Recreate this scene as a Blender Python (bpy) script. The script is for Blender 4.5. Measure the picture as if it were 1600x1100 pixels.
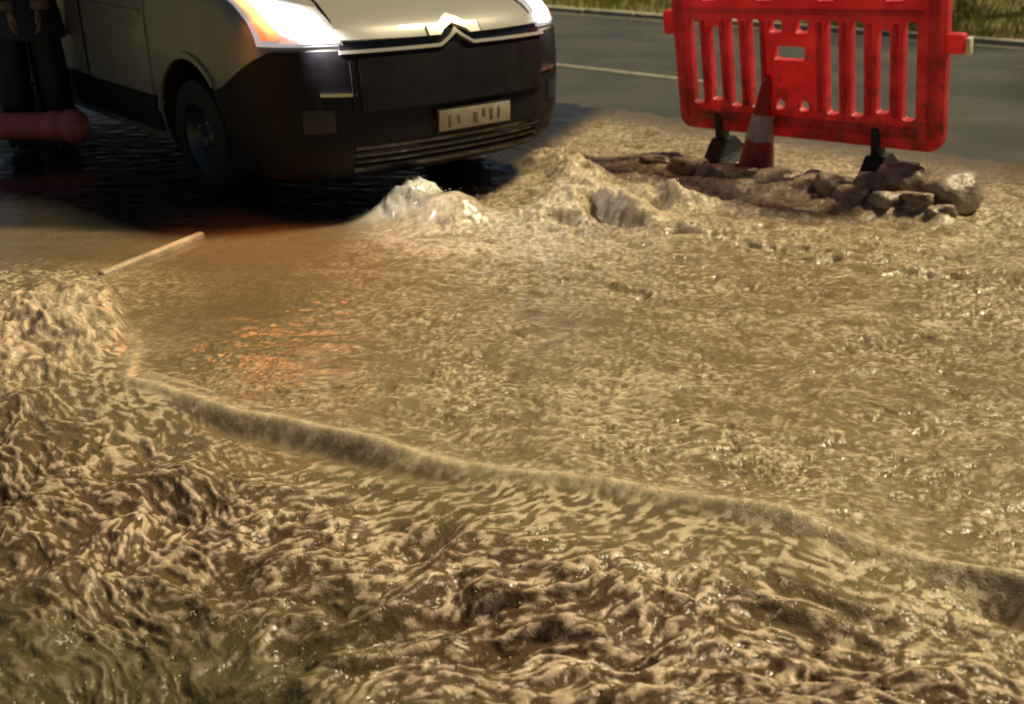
import bpy, bmesh, math, random
import numpy as np
from mathutils import Vector, Matrix, noise as mnoise

# ------------------------------------------------------------------ clear
for o in list(bpy.data.objects):
    bpy.data.objects.remove(o, do_unlink=True)
SC = bpy.context.scene
COL = SC.collection
rng = random.Random(7)
R = math.radians

# ------------------------------------------------------------------ camera
cam_d = bpy.data.cameras.new('camera')
cam = bpy.data.objects.new('camera', cam_d); COL.objects.link(cam)
cam.location = (0, 0, 1.6)
cam.rotation_euler = (R(90) - math.atan(700 / 1600), 0, 0)
cam_d.sensor_width = 36; cam_d.lens = 36
cam_d.clip_start = 0.05; cam_d.clip_end = 3000
cam_d.dof.use_dof = True; cam_d.dof.focus_distance = 3.6; cam_d.dof.aperture_fstop = 2.2
SC.camera = cam

# ------------------------------------------------------------------ light
SUN_TRAVEL = Vector((-0.625, -0.27, -1.0)).normalized()      # high lamp light from the right, a little behind
to_sun = -SUN_TRAVEL
w = bpy.data.worlds.new('World'); SC.world = w; w.use_nodes = True
nt = w.node_tree
bg = nt.nodes['Background']
sky = nt.nodes.new('ShaderNodeTexSky'); sky.sky_type = 'NISHITA'; sky.sun_disc = False
sky.sun_elevation = math.asin(to_sun.z); sky.sun_rotation = math.atan2(to_sun.x, to_sun.y)
nt.links.new(sky.outputs[0], bg.inputs[0]); bg.inputs[1].default_value = 0.019
sl = bpy.data.lights.new('sun', 'SUN'); sl.energy = 5.0; sl.angle = R(10.0); sl.color = (1.0, 0.85, 0.52)
so = bpy.data.objects.new('sun', sl); COL.objects.link(so)
so.rotation_euler = SUN_TRAVEL.to_track_quat('-Z', 'Y').to_euler(); so.location = (6, 4, 9)
SC.view_settings.view_transform = 'Standard'; SC.view_settings.look = 'None'
SC.render.filter_size = 2.2
SC.view_settings.exposure = 0.0; SC.view_settings.gamma = 1.0

# ------------------------------------------------------------------ helpers
def mat(name, base, rough=0.5, metal=0.0, noise_scale=None, noise_col=None, noise_amt=0.5, bump=0.0, bump_scale=40,
        emit=None, emit_s=0.0, spec=0.5, trans=0.0, detail=6, coat=0.0, rough_var=0.0):
    m = bpy.data.materials.new(name); m.use_nodes = True
    n = m.node_tree.nodes; l = m.node_tree.links; b = n['Principled BSDF']
    b.inputs['Base Color'].default_value = (*base, 1); b.inputs['Roughness'].default_value = rough
    b.inputs['Metallic'].default_value = metal; b.inputs['Specular IOR Level'].default_value = spec
    b.inputs['Coat Weight'].default_value = coat
    tc = n.new('ShaderNodeTexCoord')
    if noise_scale:
        t = n.new('ShaderNodeTexNoise'); t.inputs['Scale'].default_value = noise_scale; t.inputs['Detail'].default_value = detail
        l.new(tc.outputs['Object'], t.inputs['Vector'])
        r = n.new('ShaderNodeValToRGB'); r.color_ramp.elements[0].position = 0.35; r.color_ramp.elements[1].position = 0.68
        l.new(t.outputs['Fac'], r.inputs[0])
        mx = n.new('ShaderNodeMix'); mx.data_type = 'RGBA'
        mx.inputs[6].default_value = (*base, 1); mx.inputs[7].default_value = (*(noise_col or base), 1)
        mu = n.new('ShaderNodeMath'); mu.operation = 'MULTIPLY'; mu.inputs[1].default_value = noise_amt
        l.new(r.outputs[0], mu.inputs[0]); l.new(mu.outputs[0], mx.inputs[0]); l.new(mx.outputs[2], b.inputs['Base Color'])
        if rough_var:
            ra = n.new('ShaderNodeMapRange'); ra.inputs[3].default_value = rough; ra.inputs[4].default_value = rough + rough_var
            l.new(r.outputs[0], ra.inputs[0]); l.new(ra.outputs[0], b.inputs['Roughness'])
    if bump:
        t2 = n.new('ShaderNodeTexNoise'); t2.inputs['Scale'].default_value = bump_scale; t2.inputs['Detail'].default_value = 5
        l.new(tc.outputs['Object'], t2.inputs['Vector'])
        bp = n.new('ShaderNodeBump'); bp.inputs['Strength'].default_value = bump; bp.inputs['Distance'].default_value = 0.02
        l.new(t2.outputs['Fac'], bp.inputs['Height']); l.new(bp.outputs[0], b.inputs['Normal'])
    if emit:
        b.inputs['Emission Color'].default_value = (*emit, 1); b.inputs['Emission Strength'].default_value = emit_s
    if trans:
        tr = n.new('ShaderNodeBsdfTranslucent'); ms = n.new('ShaderNodeMixShader'); ms.inputs[0].default_value = trans
        if noise_scale: l.new(mx.outputs[2], tr.inputs[0])
        else: tr.inputs[0].default_value = (*base, 1)
        out = n['Material Output']
        l.new(b.outputs[0], ms.inputs[1]); l.new(tr.outputs[0], ms.inputs[2]); l.new(ms.outputs[0], out.inputs[0])
    return m

def props(o, label=None, cat=None, group=None, kind=None):
    if label: o['label'] = label
    if cat: o['category'] = cat
    if group: o['group'] = group
    if kind: o['kind'] = kind
    return o

def link(name, me, m, parent=None, smooth=True, loc=None):
    o = bpy.data.objects.new(name, me); COL.objects.link(o)
    if m is not None and not me.materials: me.materials.append(m)
    if smooth: me.polygons.foreach_set('use_smooth', [True] * len(me.polygons))
    if parent: o.parent = parent
    if loc: o.location = loc
    return o

def pydata(name, vs, fs, m, parent=None, smooth=True, loc=None):
    me = bpy.data.meshes.new(name); me.from_pydata([tuple(v) for v in vs], [], fs); me.update()
    return link(name, me, m, parent, smooth, loc)

def empty(name, loc=(0, 0, 0), rz=0.0):
    o = bpy.data.objects.new(name, None); COL.objects.link(o); o.location = loc; o.rotation_euler = (0, 0, rz); return o

def from_bm(name, bm, m, parent=None, smooth=True, loc=None):
    bmesh.ops.recalc_face_normals(bm, faces=bm.faces)
    me = bpy.data.meshes.new(name); bm.to_mesh(me); bm.free()
    return link(name, me, m, parent, smooth, loc)

def autosmooth(o, ang=35):
    me = o.data
    bm = bmesh.new(); bm.from_mesh(me)
    for e in bm.edges:
        if len(e.link_faces) == 2: e.smooth = e.calc_face_angle(0) < R(ang)
    for f in bm.faces: f.smooth = True
    bm.to_mesh(me); bm.free()
    return o

def bm_box(bm, c, s, bev=0.0, rot=None, seg=2):
    r = bmesh.ops.create_cube(bm, size=1.0)
    vs = r['verts']
    bmesh.ops.scale(bm, vec=s, verts=vs)
    if bev:
        es = list({e for v in vs for e in v.link_edges})
        rb = bmesh.ops.bevel(bm, geom=es, offset=bev, segments=seg, affect='EDGES', profile=0.5)
        vs = list({v for f in rb['faces'] for v in f.verts} | {v for v in vs if v.is_valid})
    if rot is not None: bmesh.ops.rotate(bm, cent=(0, 0, 0), matrix=rot, verts=vs)
    bmesh.ops.translate(bm, vec=c, verts=vs)
    return vs

def box(name, c, s, m, parent=None, bev=0.01, rot=None):
    bm = bmesh.new(); bm_box(bm, c, s, bev, rot)
    return autosmooth(from_bm(name, bm, m, parent))

def lathe(name, prof, m, parent=None, seg=40, axis='z', loc=None, cap=True):
    vs = []; fs = []
    n = len(prof)
    for i in range(seg):
        a = 2 * math.pi * i / seg
        for (r, z) in prof:
            p = (r * math.cos(a), r * math.sin(a), z)
            if axis == 'y': p = (p[0], p[2], p[1])
            if axis == 'x': p = (p[2], p[0], p[1])
            vs.append(p)
    for i in range(seg):
        for j in range(n - 1):
            a = i * n + j; b = ((i + 1) % seg) * n + j
            fs.append((a, b, b + 1, a + 1))
    if cap:
        fs.append(tuple(i * n for i in range(seg))[::-1]); fs.append(tuple(i * n + n - 1 for i in range(seg)))
    me = bpy.data.meshes.new(name); me.from_pydata(vs, [], fs); me.update()
    bm = bmesh.new(); bm.from_mesh(me); bmesh.ops.recalc_face_normals(bm, faces=bm.faces); bm.to_mesh(me); bm.free()
    return autosmooth(link(name, me, m, parent, True, loc))

# gradient noise on numpy arrays -------------------------------------------------
_prm = np.random.RandomState(11).permutation(512).astype(np.int64)
_ang = np.random.RandomState(5).rand(512) * 2 * np.pi
_gx, _gy = np.cos(_ang), np.sin(_ang)
def gn(x, y, seed=0):
    xi = np.floor(x).astype(np.int64); yi = np.floor(y).astype(np.int64)
    xf = x - xi; yf = y - yi
    u = xf * xf * xf * (xf * (xf * 6 - 15) + 10); v = yf * yf * yf * (yf * (yf * 6 - 15) + 10)
    def g(ix, iy, dx, dy):
        h = _prm[(_prm[(ix + seed * 37) & 511] + iy) & 511]
        return _gx[h] * dx + _gy[h] * dy
    a = g(xi, yi, xf, yf); b = g(xi + 1, yi, xf - 1, yf)
    c = g(xi, yi + 1, xf, yf - 1); d = g(xi + 1, yi + 1, xf - 1, yf - 1)
    return ((a * (1 - u) + b * u) * (1 - v) + (c * (1 - u) + d * u) * v) * 1.5
def fbm(x, y, o=4, seed=0, gain=0.5, lac=2.03):
    s = 0; am = 1.0; t = 0
    for i in range(o):
        s = s + am * gn(x, y, seed + i); t += am; am *= gain; x = x * lac + 13.1; y = y * lac + 7.7
    return s / t
def ridge(x, y, o=4, seed=0, gain=0.55, lac=2.1, rd=0.07):
    s = 0; am = 1.0; t = 0
    for i in range(o):
        s = s + am * (1 - (np.sqrt(gn(x, y, seed + i) ** 2 + rd * rd) - rd) * 2.0); t += am; am *= gain; x = x * lac + 3.1; y = y * lac + 9.7
    return s / t
def sst(a, b, x):
    t = np.clip((x - a) / (b - a), 0, 1); return t * t * (3 - 2 * t)

# ------------------------------------------------------------------ layout constants
RD = np.array([-0.777, 0.63]); RN = np.array([0.63, 0.777])         # road direction and its normal
VP0 = Vector((-0.30, 5.82, 0)); VA = 0.72                          # van nose on the ground and heading
KERB = [(-1.91, 4.51), (-1.70, 4.18), (-1.57, 3.95), (-1.49, 3.70), (-1.42, 3.42), (-0.95, 3.13), (-0.45, 2.90), (0.0, 2.73),
        (0.42, 2.60), (0.78, 2.47), (1.08, 2.26), (1.38, 2.08), (2.2, 1.70)]

STONES = [((.93, 6.80, .015), (.13, .08, .06), None), ((1.10, 6.62, .03), (.13, .10, .08), None), ((1.24, 6.42, .03), (.12, .10, .09), None),
          ((1.38, 6.30, .04), (.11, .10, .08), None), ((1.54, 6.22, .03), (.14, .10, .09), None), ((1.70, 6.12, .0), (.10, .08, .05), None),
          ((1.86, 6.02, .05), (.11, .10, .11), None), ((1.93, 5.86, .03), (.11, .09, .09), None), ((2.05, 5.93, .07), (.11, .11, .13), None),
          ((2.09, 5.75, .03), (.10, .09, .09), None), ((2.24, 5.95, .10), (.14, .12, .16), 'tall muddy stone under the right foot of the red barrier'),
          ((2.23, 5.68, .04), (.10, .09, .10), None), ((2.44, 5.72, .09), (.15, .13, .17), 'largest rounded brown stone at the right end of the row'),
          ((2.32, 5.58, .02), (.09, .08, .07), None), ((1.78, 6.20, .03), (.13, .09, .07), None)]

def road_z(x, y):
    n = x * RN[0] + y * RN[1]
    kd, _ = kerb_dist(np.asarray(x, dtype=float), np.asarray(y, dtype=float))
    return -0.10 + 0.115 * sst(4.5, 8.2, n) + 0.035 * sst(8.0, 11.0, n) - 0.03 * sst(11, 14, n) - 0.30 * sst(-0.45, -0.05, kd)

def kerb_dist(x, y):
    """signed distance to the overflowing kerb, positive on the near (lower) side; and arc position"""
    best = np.full(x.shape, 1e9); sg = np.ones(x.shape); arc = np.zeros(x.shape); acc = 0.0
    pts = [(-3.6, 4.72)] + KERB + [(4.5, 0.6)]
    for (ax, ay), (bx, by) in zip(pts[:-1], pts[1:]):
        dx, dy = bx - ax, by - ay; L = math.hypot(dx, dy)
        t = np.clip(((x - ax) * dx + (y - ay) * dy) / (L * L), 0, 1)
        px, py = x - ax - t * dx, y - ay - t * dy
        d = np.hypot(px, py); m = d < best - 1e-9
        best = np.where(m, d, best); sg = np.where(m, np.sign(dx * py - dy * px), sg); arc = np.where(m, acc + t * L, arc); acc += L
    return best * -sg, arc

def blob(x, y, cx, cy, rx, ry, rot=0.0, p=1.0):
    c, s = math.cos(rot), math.sin(rot)
    dx, dy = x - cx, y - cy
    u = (c * dx + s * dy) / rx; v = (-s * dx + c * dy) / ry
    return np.exp(-(u * u + v * v) ** p)

def water_field(x, y):
    n = x * RN[0] + y * RN[1]
    kd, arc = kerb_dist(x, y)
    # domain warp
    wx = x + 0.10 * fbm(x * 2.2, y * 2.2, 3, 3); wy = y + 0.10 * fbm(x * 2.2 + 9, y * 2.2 + 4, 3, 5)
    near = sst(0.0, 0.10, kd)
    # ---- shallow fast water on the road
    calm = np.clip(blob(x, y, -1.15, 4.1, 0.55, 0.75, 0.2) + blob(x, y, -1.7, 5.3, 1.0, 0.55) + sst(-0.3, -1.6, x) * sst(4.3, 5.2, y), 0, 1)
    calm = np.maximum(calm, sst(6.6, 7.3, n) * 0.96)
    calm = np.maximum(calm, sst(-0.1, -0.9, x) * sst(4.9, 5.6, y))
    chop = ridge(wx * 8.0, wy * 9.0, 2, 21, 0.5, rd=.1) - 0.62
    fine = 1.1 * fbm(wx * 38.0, wy * 30.0, 2, 31, 0.7) + 0.45 * (ridge(wx * 22.0, wy * 19.0, 2, 35, 0.6, rd=.1) - 0.62)
    blot = sst(0.05, 0.55, fbm(wx * 7.0, wy * 9.0, 3, 37, 0.6))
    patchy = 0.25 + 0.95 * sst(-0.30, 0.40, fbm(x * 1.6, y * 1.6, 3, 41))
    run_h = fbm(wx * 2.4 - wy * 1.0, wy * 8.0 + wx * 2.5, 3, 47, 0.6)
    lipd = 1 - 0.85 * sst(-0.16, -0.03, kd)
    road_h = (0.007 * chop + 0.0060 * fine - 0.012 * blot) * patchy * lipd + 0.020 * fbm(x * 3.0, y * 3.5, 3, 51) + 0.008 * run_h + 0.03 * fbm(x * 0.9, y * 1.2, 2, 55)
    strg = 1 - 0.93 * calm
    rough_up = sst(4.1, 5.0, y) * sst(-0.5, 0.4, x) * (1 - sst(6.2, 7.2, n))
    road_h = road_h * strg + 0.022 * rough_up * (ridge(wx * 3.2 + wy * 1.2, wy * 6.5, 4, 61) - 0.5)
    road_h = road_h + 0.004 * fbm(x * 6, y * 9, 3, 66) * calm
    # darker curling hollows right of centre
    qx = wx + .10 * fbm(x * 5, y * 5, 2, 195); qy = wy + .09 * fbm(x * 6 + 2, y * 6, 3, 197)
    br = 0.4 + 1.2 * sst(-.2, .3, fbm(x * 9, y * 12, 2, 199))
    for (cx, cy, rx, ry, d) in [(0.56, 4.28, .17, .05, .030), (1.55, 4.75, .30, .04, .014), (1.95, 4.50, .34, .04, .014), (2.35, 4.25, .3, .04, .014), (1.25, 3.38, .25, .04, .006), (0.95, 5.15, .1, .05, .04), (1.3, 4.95, .3, .03, .02)]:
        road_h = road_h - d * br * blob(qx, qy, cx, cy + 0.05, rx, ry, -0.15) + d * 0.7 * br * blob(qx, qy, cx, cy + 0.05 + ry * 2.2, rx, ry * 1.2, -0.15)
    # ---- upwelling in front of the bumper, and the gush to its right
    bx = x + 0.07 * fbm(x * 6, y * 6, 3, 191); by = y + 0.07 * fbm(x * 6 + 3, y * 6 + 8, 3, 193)
    dome2 = 0.19 * blob(x + .5 * (bx - x), y + .5 * (by - y), -0.56, 5.62, 0.22, 0.11, 0.65, 1.1)
    dome2 = dome2 * (1 + 0.22 * fbm(x * 9, y * 9, 3, 71)) + 0.012 * np.clip(dome2 * 8, 0, 1) * (ridge(bx * 16, by * 12, 2, 73) - .6)
    dome = 0.165 * blob(x + .3 * (bx - x), y + .3 * (by - y), -0.33, 5.47, 0.20, 0.17, 0.3, 1.1)
    dome = dome * (1 + 0.12 * fbm(x * 7, y * 5, 2, 75)) + dome2
    gush = 0.0
    for (cx, cy, rx, ry, hgt, ro) in [(0.40, 5.62, .20, .13, .15, .3), (0.66, 5.55, .17, .10, .17, -.5), (0.14, 5.50, .20, .10, .08, .3), (0.92, 5.75, .20, .14, .12, -.2),
                                 (0.52, 5.95, .40, .16, .11, -.2), (0.95, 6.20, .5, .16, .10, -.4), (0.42, 6.45, .16, .42, .14, -.1), (1.25, 5.65, .35, .12, .05, -.3), (0.27, 6.80, .16, .25, .12, -.1)]:
        gush = gush + hgt * blob(wx, wy, cx, cy, rx, ry, ro, 1.2)
    for (cx, cy, rx, ry, hgt, ro) in [(0.53, 5.50, .06, .10, .15, .5), (0.66, 5.38, .10, .06, .10, -.2), (0.80, 5.62, .07, .10, .12, -.6), (0.28, 5.42, .08, .04, .06, .2), (1.03, 5.40, .1, .04, .06, -.3)]:
        gush = gush - hgt * blob(wx, wy, cx, cy, rx, ry, ro, 1.2)
    gm = np.clip(np.abs(gush) * 9, 0, 1)
    gush = gush * 0.72 * (1 + 0.5 * fbm(x * 7, y * 7, 3, 83)) + gm * (0.034 * (ridge(bx * 5.5, by * 8.5, 3, 81, .5, rd=.08) - 0.6) + 0.010 * (ridge(bx * 18, by * 22, 2, 85, .5) - .6))
    dm = np.clip(dome * 9, 0, 1)
    road_h = road_h * (1 - 0.9 * dm) + dome + gush
    for (cx, cy, cz), (ax_, ay_, _a), _l in STONES:
        road_h = road_h + 0.038 * blob(wx, wy, cx + .03, cy - .12, ax_ * 1.5, ay_ * 1.5)
    # small lip of water banked against the kerb and the diagonal wave at the left
    road_h = road_h + 0.008 * blob(kd, kd * 0, -0.02, 0, 0.05, 1)
    # ---- lower turbulent water on the near side
    sx = x + 0.10 * fbm(x * 2.2, y * 2.2, 3, 3) + 0.016 * fbm(x * 7, y * 9, 2, 171)
    sy = y + 0.10 * fbm(x * 2.2 + 9, y * 2.2 + 4, 3, 5) + 0.016 * fbm(x * 7 + 5, y * 9 + 3, 2, 175)
    w1 = sst(-0.45, -0.95, x + .25 * fbm(x * 2, y * 2, 2, 181)); w3 = sst(0.25, 0.75, x + .25 * fbm(x * 2, y * 2, 2, 183)); w2 = np.clip(1 - w1 - w3, 0, 1)
    def layer(fa, fc, o, seed, gain, rd, soft=False):                              # wavelets drawn out across the flow, their lie changing from left to right
        tot = 0
        for wgt, an, k in ((w1, -0.75, 0), (w2, 0.30, 4), (w3, -0.35, 8)):
            c, s_ = math.cos(an), math.sin(an)
            pa, pc = (sx * c + sy * s_) * fa, (-sx * s_ + sy * c) * fc
            tot = tot + wgt * (fbm(pa, pc, o, seed + k, gain) if soft else ridge(pa, pc, o, seed + k, gain, rd=rd))
        return tot
    big = fbm(sx * 2.0 + 2.2, sy * 3.2, 2, 91, 0.5)
    st = layer(3.0, 8.0, 2, 201, 0.50, 0.10) - 0.64
    st2 = 0.6 * (layer(8.0, 22.0, 2, 221, 0.55, 0.08) - 0.66) + 0.45 * layer(11.0, 26.0, 2, 261, 0.6, 0.08, True)
    st3 = 1.0 * layer(22.0, 48.0, 2, 241, 0.6, 0.08, True)
    dr = fbm(sx * 50, sy * 60, 2, 121)
    burst = sst(-0.15, 0.35, fbm(x * 2.6 + 4, y * 3.0, 3, 126))
    amp = 0.04 + 0.96 * sst(0.08, 0.42, kd)
    low = -0.004 - 0.012 * sst(0.02, 0.25, kd) - 0.085 * np.clip(kd, 0, 3) + amp * (0.080 * big + (0.042 - 0.018 * sst(-.5, -1.0, x)) * st + (0.0115 + 0.009 * burst) * st2 + (0.0045 + 0.005 * burst) * st3 + 0.002 * dr)
    low = low - 0.024 * blob(kd, kd * 0, 0.075, 0, 0.040, 1) * sst(-1.30, -0.95, x) * sst(0.05, -0.30, x)
    low = low - 0.050 * blob(sx, sy, -0.06, 2.12, .17, .06, 0.1, 1.2) + 0.05 * blob(sx, sy, -0.25, 2.22, .05, .22, -0.6) \
          - 0.06 * blob(sx, sy, -0.52, 2.0, .08, .05) - 0.05 * blob(sx, sy, -1.0, 2.35, .16, .06, -.5) + 0.04 * blob(sx, sy, -0.95, 2.30, .04, .3, .8)
    # foaming heap where the water drops round the corner at the left
    heap = blob(x, y, -1.95, 3.85, 0.42, 0.50, 0.0, 1.5)
    low = low + heap * (0.10 + 0.035 * (ridge(wx * 7, wy * 8, 2, 131, .5, rd=.12) - .6) + 0.010 * fbm(wx * 26, wy * 30, 2, 133, .6)) + 0.055 * sst(-1.4, -1.8, x) * sst(3.3, 4.2, y)
    edge = sst(-0.01, 0.07, kd + 0.02 * fbm(x * 3, y * 3, 2, 141))
    z = road_h * (1 - edge) + low * edge
    z = z + 0.013 * blob(kd, kd * 0, 0.004, 0, 0.024, 1) * sst(-1.55, -1.40, x) * (1 - 0.45 * sst(0.0, 0.6, x))
    # roll of water over the kerb at far right
    z = z + 0.050 * blob(x, y, 1.42, 2.09, .27, .040, -0.42, 1.5) - 0.085 * blob(x, y, 1.40, 1.995, .25, .038, -0.42, 1.5)
    hol = blob(kd, kd * 0, 0.085, 0, 0.06, 1) * sst(-1.30, -0.95, x) * sst(0.05, -0.30, x)
    foam_near = np.clip(0.0 + 2.3 * st2 + 0.8 * st + 3.2 * st3 + 0.30 * burst + 0.25 * sst(.35, .05, kd), 0, 1) * edge * (1 - .85 * hol)
    low_dim = edge * sst(0.05, 0.5, kd)  # browner lower water, also darkened in colour for the light's falloff
    fleck = fbm(wx * 34.0, wy * 46.0, 2, 39, 0.7)
    sheet = fbm(wx * 1.3 + 4, wy * 2.6, 3, 43); run = fbm(wx * 2.0 - wy * 1.0, wy * 9.0 + wx * 2.5, 3, 47, 0.6)
    foam_road = np.clip(0.24 + 0.35 * sheet + 0.40 * run + 0.20 * sst(4.2, 5.2, y) + 0.5 * chop + 0.5 * fine + (0.5 + 0.9 * patchy) * fleck - 0.7 * blot, 0, 1) * (1 - edge) * strg
    foam = np.clip(foam_near + foam_road + 0.5 * gm + (0.55 + 0.8 * fbm(wx * 22, wy * 26, 2, 135)) * heap * edge + 0.45 * dm + 0.75 * blob(kd, kd * 0, -0.002, 0, 0.030, 1) * sst(-1.6, -1.4, x) * (0.75 + 0.25 * sst(0.35, -0.15, x)), 0, 1)
    white = np.clip(blob(x, y, -0.58, 5.62, .27, .13, .65, 1.6) * 1.4, 0, 1)
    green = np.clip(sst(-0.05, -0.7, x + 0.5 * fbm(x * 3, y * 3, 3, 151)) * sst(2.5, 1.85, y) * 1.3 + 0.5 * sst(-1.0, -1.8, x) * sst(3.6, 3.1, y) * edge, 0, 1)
    calmness = np.clip(np.maximum(np.maximum(calm, dm) * (1 - edge) * (1 - gm), 0.9 * blob(kd, kd * 0, 0.07, 0, 0.09, 1) * sst(.9, .5, x)), 0, 1)
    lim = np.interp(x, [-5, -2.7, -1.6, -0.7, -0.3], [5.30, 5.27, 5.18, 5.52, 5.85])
    tarmac_shade = sst(-0.02, 0.14, y - lim + 0.05 * fbm(x * 3, y * 5, 2, 161)) * sst(-0.1, -0.45, x - 0.35 * (y - 5.8)) * (1 - np.clip(dome2 * 12, 0, 1))  # van's shadow painted near-black into the water colour, over wet tarmac
    return z, foam * (1 - tarmac_shade), white, green, np.maximum(calmness, tarmac_shade), low_dim, tarmac_shade

# ------------------------------------------------------------------ materials
M = {}
M['paint'] = mat('cream_van_paint', (0.285, 0.27, 0.235), 0.32, noise_scale=3, noise_col=(0.245, 0.232, 0.20), noise_amt=0.6, coat=0.4, rough_var=0.12)
M['black'] = mat('black_bumper_plastic', (0.008, 0.007, 0.010), 0.5, spec=0.22, noise_scale=9, noise_col=(0.014, 0.012, 0.013), noise_amt=0.7, bump=0.05, bump_scale=180, rough_var=0.15)
M['gloss'] = mat('dark_gloss', (0.012, 0.012, 0.014), 0.12)
M['chrome'] = mat('chrome_trim', (0.72, 0.70, 0.66), 0.16, metal=1.0)
M['rubber'] = mat('tyre_rubber', (0.016, 0.016, 0.017), 0.7, bump=0.2, bump_scale=60)
M['steel'] = mat('wheel_steel', (0.10, 0.10, 0.11), 0.4, metal=0.8)
M['badge'] = mat('satin_badge', (0.50, 0.46, 0.41), 0.38, metal=0.25)
M['glass'] = mat('window_glass', (0.012, 0.014, 0.016), 0.05)
M['lamp'] = mat('headlight_lit', (0.9, 0.9, 0.9), 0.15, emit=(1.0, 0.97, 0.95), emit_s=3.2)
M['lampdim'] = mat('headlight_reflector', (0.55, 0.53, 0.55), 0.2, metal=0.5, emit=(1.0, 0.92, 0.95), emit_s=0.35)
M['amber'] = mat('indicator_lit', (0.9, 0.4, 0.02), 0.2, emit=(1.0, 0.28, 0.025), emit_s=6)
def glow_mat(name, core, rim, s_core, s_rim):
    m = bpy.data.materials.new(name); m.use_nodes = True
    n = m.node_tree.nodes; l = m.node_tree.links; b = n['Principled BSDF']; b.inputs['Roughness'].default_value = 0.12; b.inputs['Base Color'].default_value = (.6, .58, .56, 1)
    a = n.new('ShaderNodeAttribute'); a.attribute_name = 'glow'
    mx = n.new('ShaderNodeMix'); mx.data_type = 'RGBA'; mx.inputs[6].default_value = (*rim, 1); mx.inputs[7].default_value = (*core, 1); l.new(a.outputs['Fac'], mx.inputs[0])
    mr = n.new('ShaderNodeMapRange'); mr.inputs[3].default_value = s_rim; mr.inputs[4].default_value = s_core; l.new(a.outputs['Fac'], mr.inputs[0])
    l.new(mx.outputs[2], b.inputs['Emission Color']); l.new(mr.outputs[0], b.inputs['Emission Strength'])
    return m
M['lamp'] = glow_mat('headlight_lit', (1.0, 0.97, 0.96), (0.75, 0.62, 0.70), 4.5, 0.30)
M['amber'] = glow_mat('indicator_lit', (1.0, 0.50, 0.06), (0.9, 0.10, 0.03), 5.0, 0.5)
def set_glow(o, rows, cols, cu=0.5, cv=0.5, pw=1.0):
    n = len(o.data.vertices); a = o.data.attributes.new('glow', 'FLOAT', 'POINT'); vals = [0.0] * n
    for i in range(rows):
        for j in range(cols):
            u = (j / (cols - 1) - cu) / max(cu, 1 - cu); v = (i / (rows - 1) - cv) / max(cv, 1 - cv)
            vals[i * cols + j] = max(0.0, 1 - (u * u + v * v) ** pw)
    a.data.foreach_set('value', vals)
M['plate'] = mat('plate_face', (0.36, 0.32, 0.26), 0.35, noise_scale=14, noise_col=(0.25, 0.205, 0.15), noise_amt=0.8)
M['platemark'] = mat('plate_marks', (0.13, 0.10, 0.06), 0.5)
M['red'] = mat('red_barrier_plastic', (0.92, 0.12, 0.15), 0.42, noise_scale=7, noise_col=(0.58, 0.03, 0.04), noise_amt=0.7, trans=0.5, bump=0.08, bump_scale=60, rough_var=0.2)
M['redsolid'] = mat('red_tube_plastic', (0.92, 0.24, 0.20), 0.3, noise_scale=9, noise_col=(0.65, 0.07, 0.08), noise_amt=0.6)
M['cone'] = mat('cone_red_plastic', (0.45, 0.02, 0.02), 0.3, noise_scale=14, noise_col=(0.25, 0.02, 0.015), noise_amt=0.7)
M['sleeve'] = mat('cone_sleeve', (0.55, 0.52, 0.48), 0.3, noise_scale=20, noise_col=(0.30, 0.27, 0.22), noise_amt=0.8)
M['foot'] = mat('black_rubber_foot', (0.012, 0.012, 0.012), 0.6, bump=0.2, bump_scale=50)
M['cuff'] = mat('brown_cuff_cloth', (0.22, 0.16, 0.09), 0.7)
M['cream'] = mat('cream_cap', (0.75, 0.66, 0.5), 0.4)
M['stone'] = mat('muddy_stone', (0.40, 0.315, 0.23), 0.5, noise_scale=7, noise_col=(0.15, 0.105, 0.07), noise_amt=0.9, bump=0.7, bump_scale=22, rough_var=-0.2)
M['kerb'] = mat('kerb_concrete', (0.42, 0.335, 0.235), 0.45, noise_scale=12, noise_col=(0.20, 0.16, 0.10), noise_amt=0.8, bump=0.4, bump_scale=50)
M['farkerb'] = mat('far_kerb_concrete', (0.62, 0.57, 0.48), 0.6, noise_scale=5, noise_col=(0.25, 0.22, 0.17), noise_amt=0.8, bump=0.3, bump_scale=40)
M['line'] = mat('worn_road_paint', (0.36, 0.33, 0.26), 0.5, noise_scale=18, noise_col=(0.12, 0.11, 0.085), noise_amt=0.9)
M['asphalt'] = mat('wet_asphalt', (0.072, 0.070, 0.060), 0.16, noise_scale=0.9, noise_col=(0.105, 0.095, 0.068), noise_amt=0.9, bump=0.25, bump_scale=90, rough_var=0.22)
M['soil'] = mat('verge_soil', (0.10, 0.10, 0.03), 0.9, noise_scale=2.5, noise_col=(0.19, 0.165, 0.045), noise_amt=0.9, bump=0.6, bump_scale=18)
M['bark'] = mat('dark_bark', (0.025, 0.022, 0.016), 0.85, bump=1.0, bump_scale=14)
M['trouser'] = mat('dark_waterproof_cloth', (0.012, 0.012, 0.020), 0.55, noise_scale=6, noise_col=(0.022, 0.02, 0.032), noise_amt=0.8, bump=0.5, bump_scale=10)
M['coat'] = mat('dark_coat_cloth', (0.03, 0.032, 0.05), 0.6, noise_scale=6, noise_col=(0.05, 0.05, 0.07), noise_amt=0.8, bump=0.5, bump_scale=9)
M['skin'] = mat('skin', (0.36, 0.20, 0.13), 0.5)
M['hair'] = mat('hair', (0.02, 0.014, 0.01), 0.6)
M['reflective'] = mat('reflective_tape', (0.75, 0.75, 0.78), 0.25)
M['boot'] = mat('boot_rubber', (0.010, 0.010, 0.012), 0.35)

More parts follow.
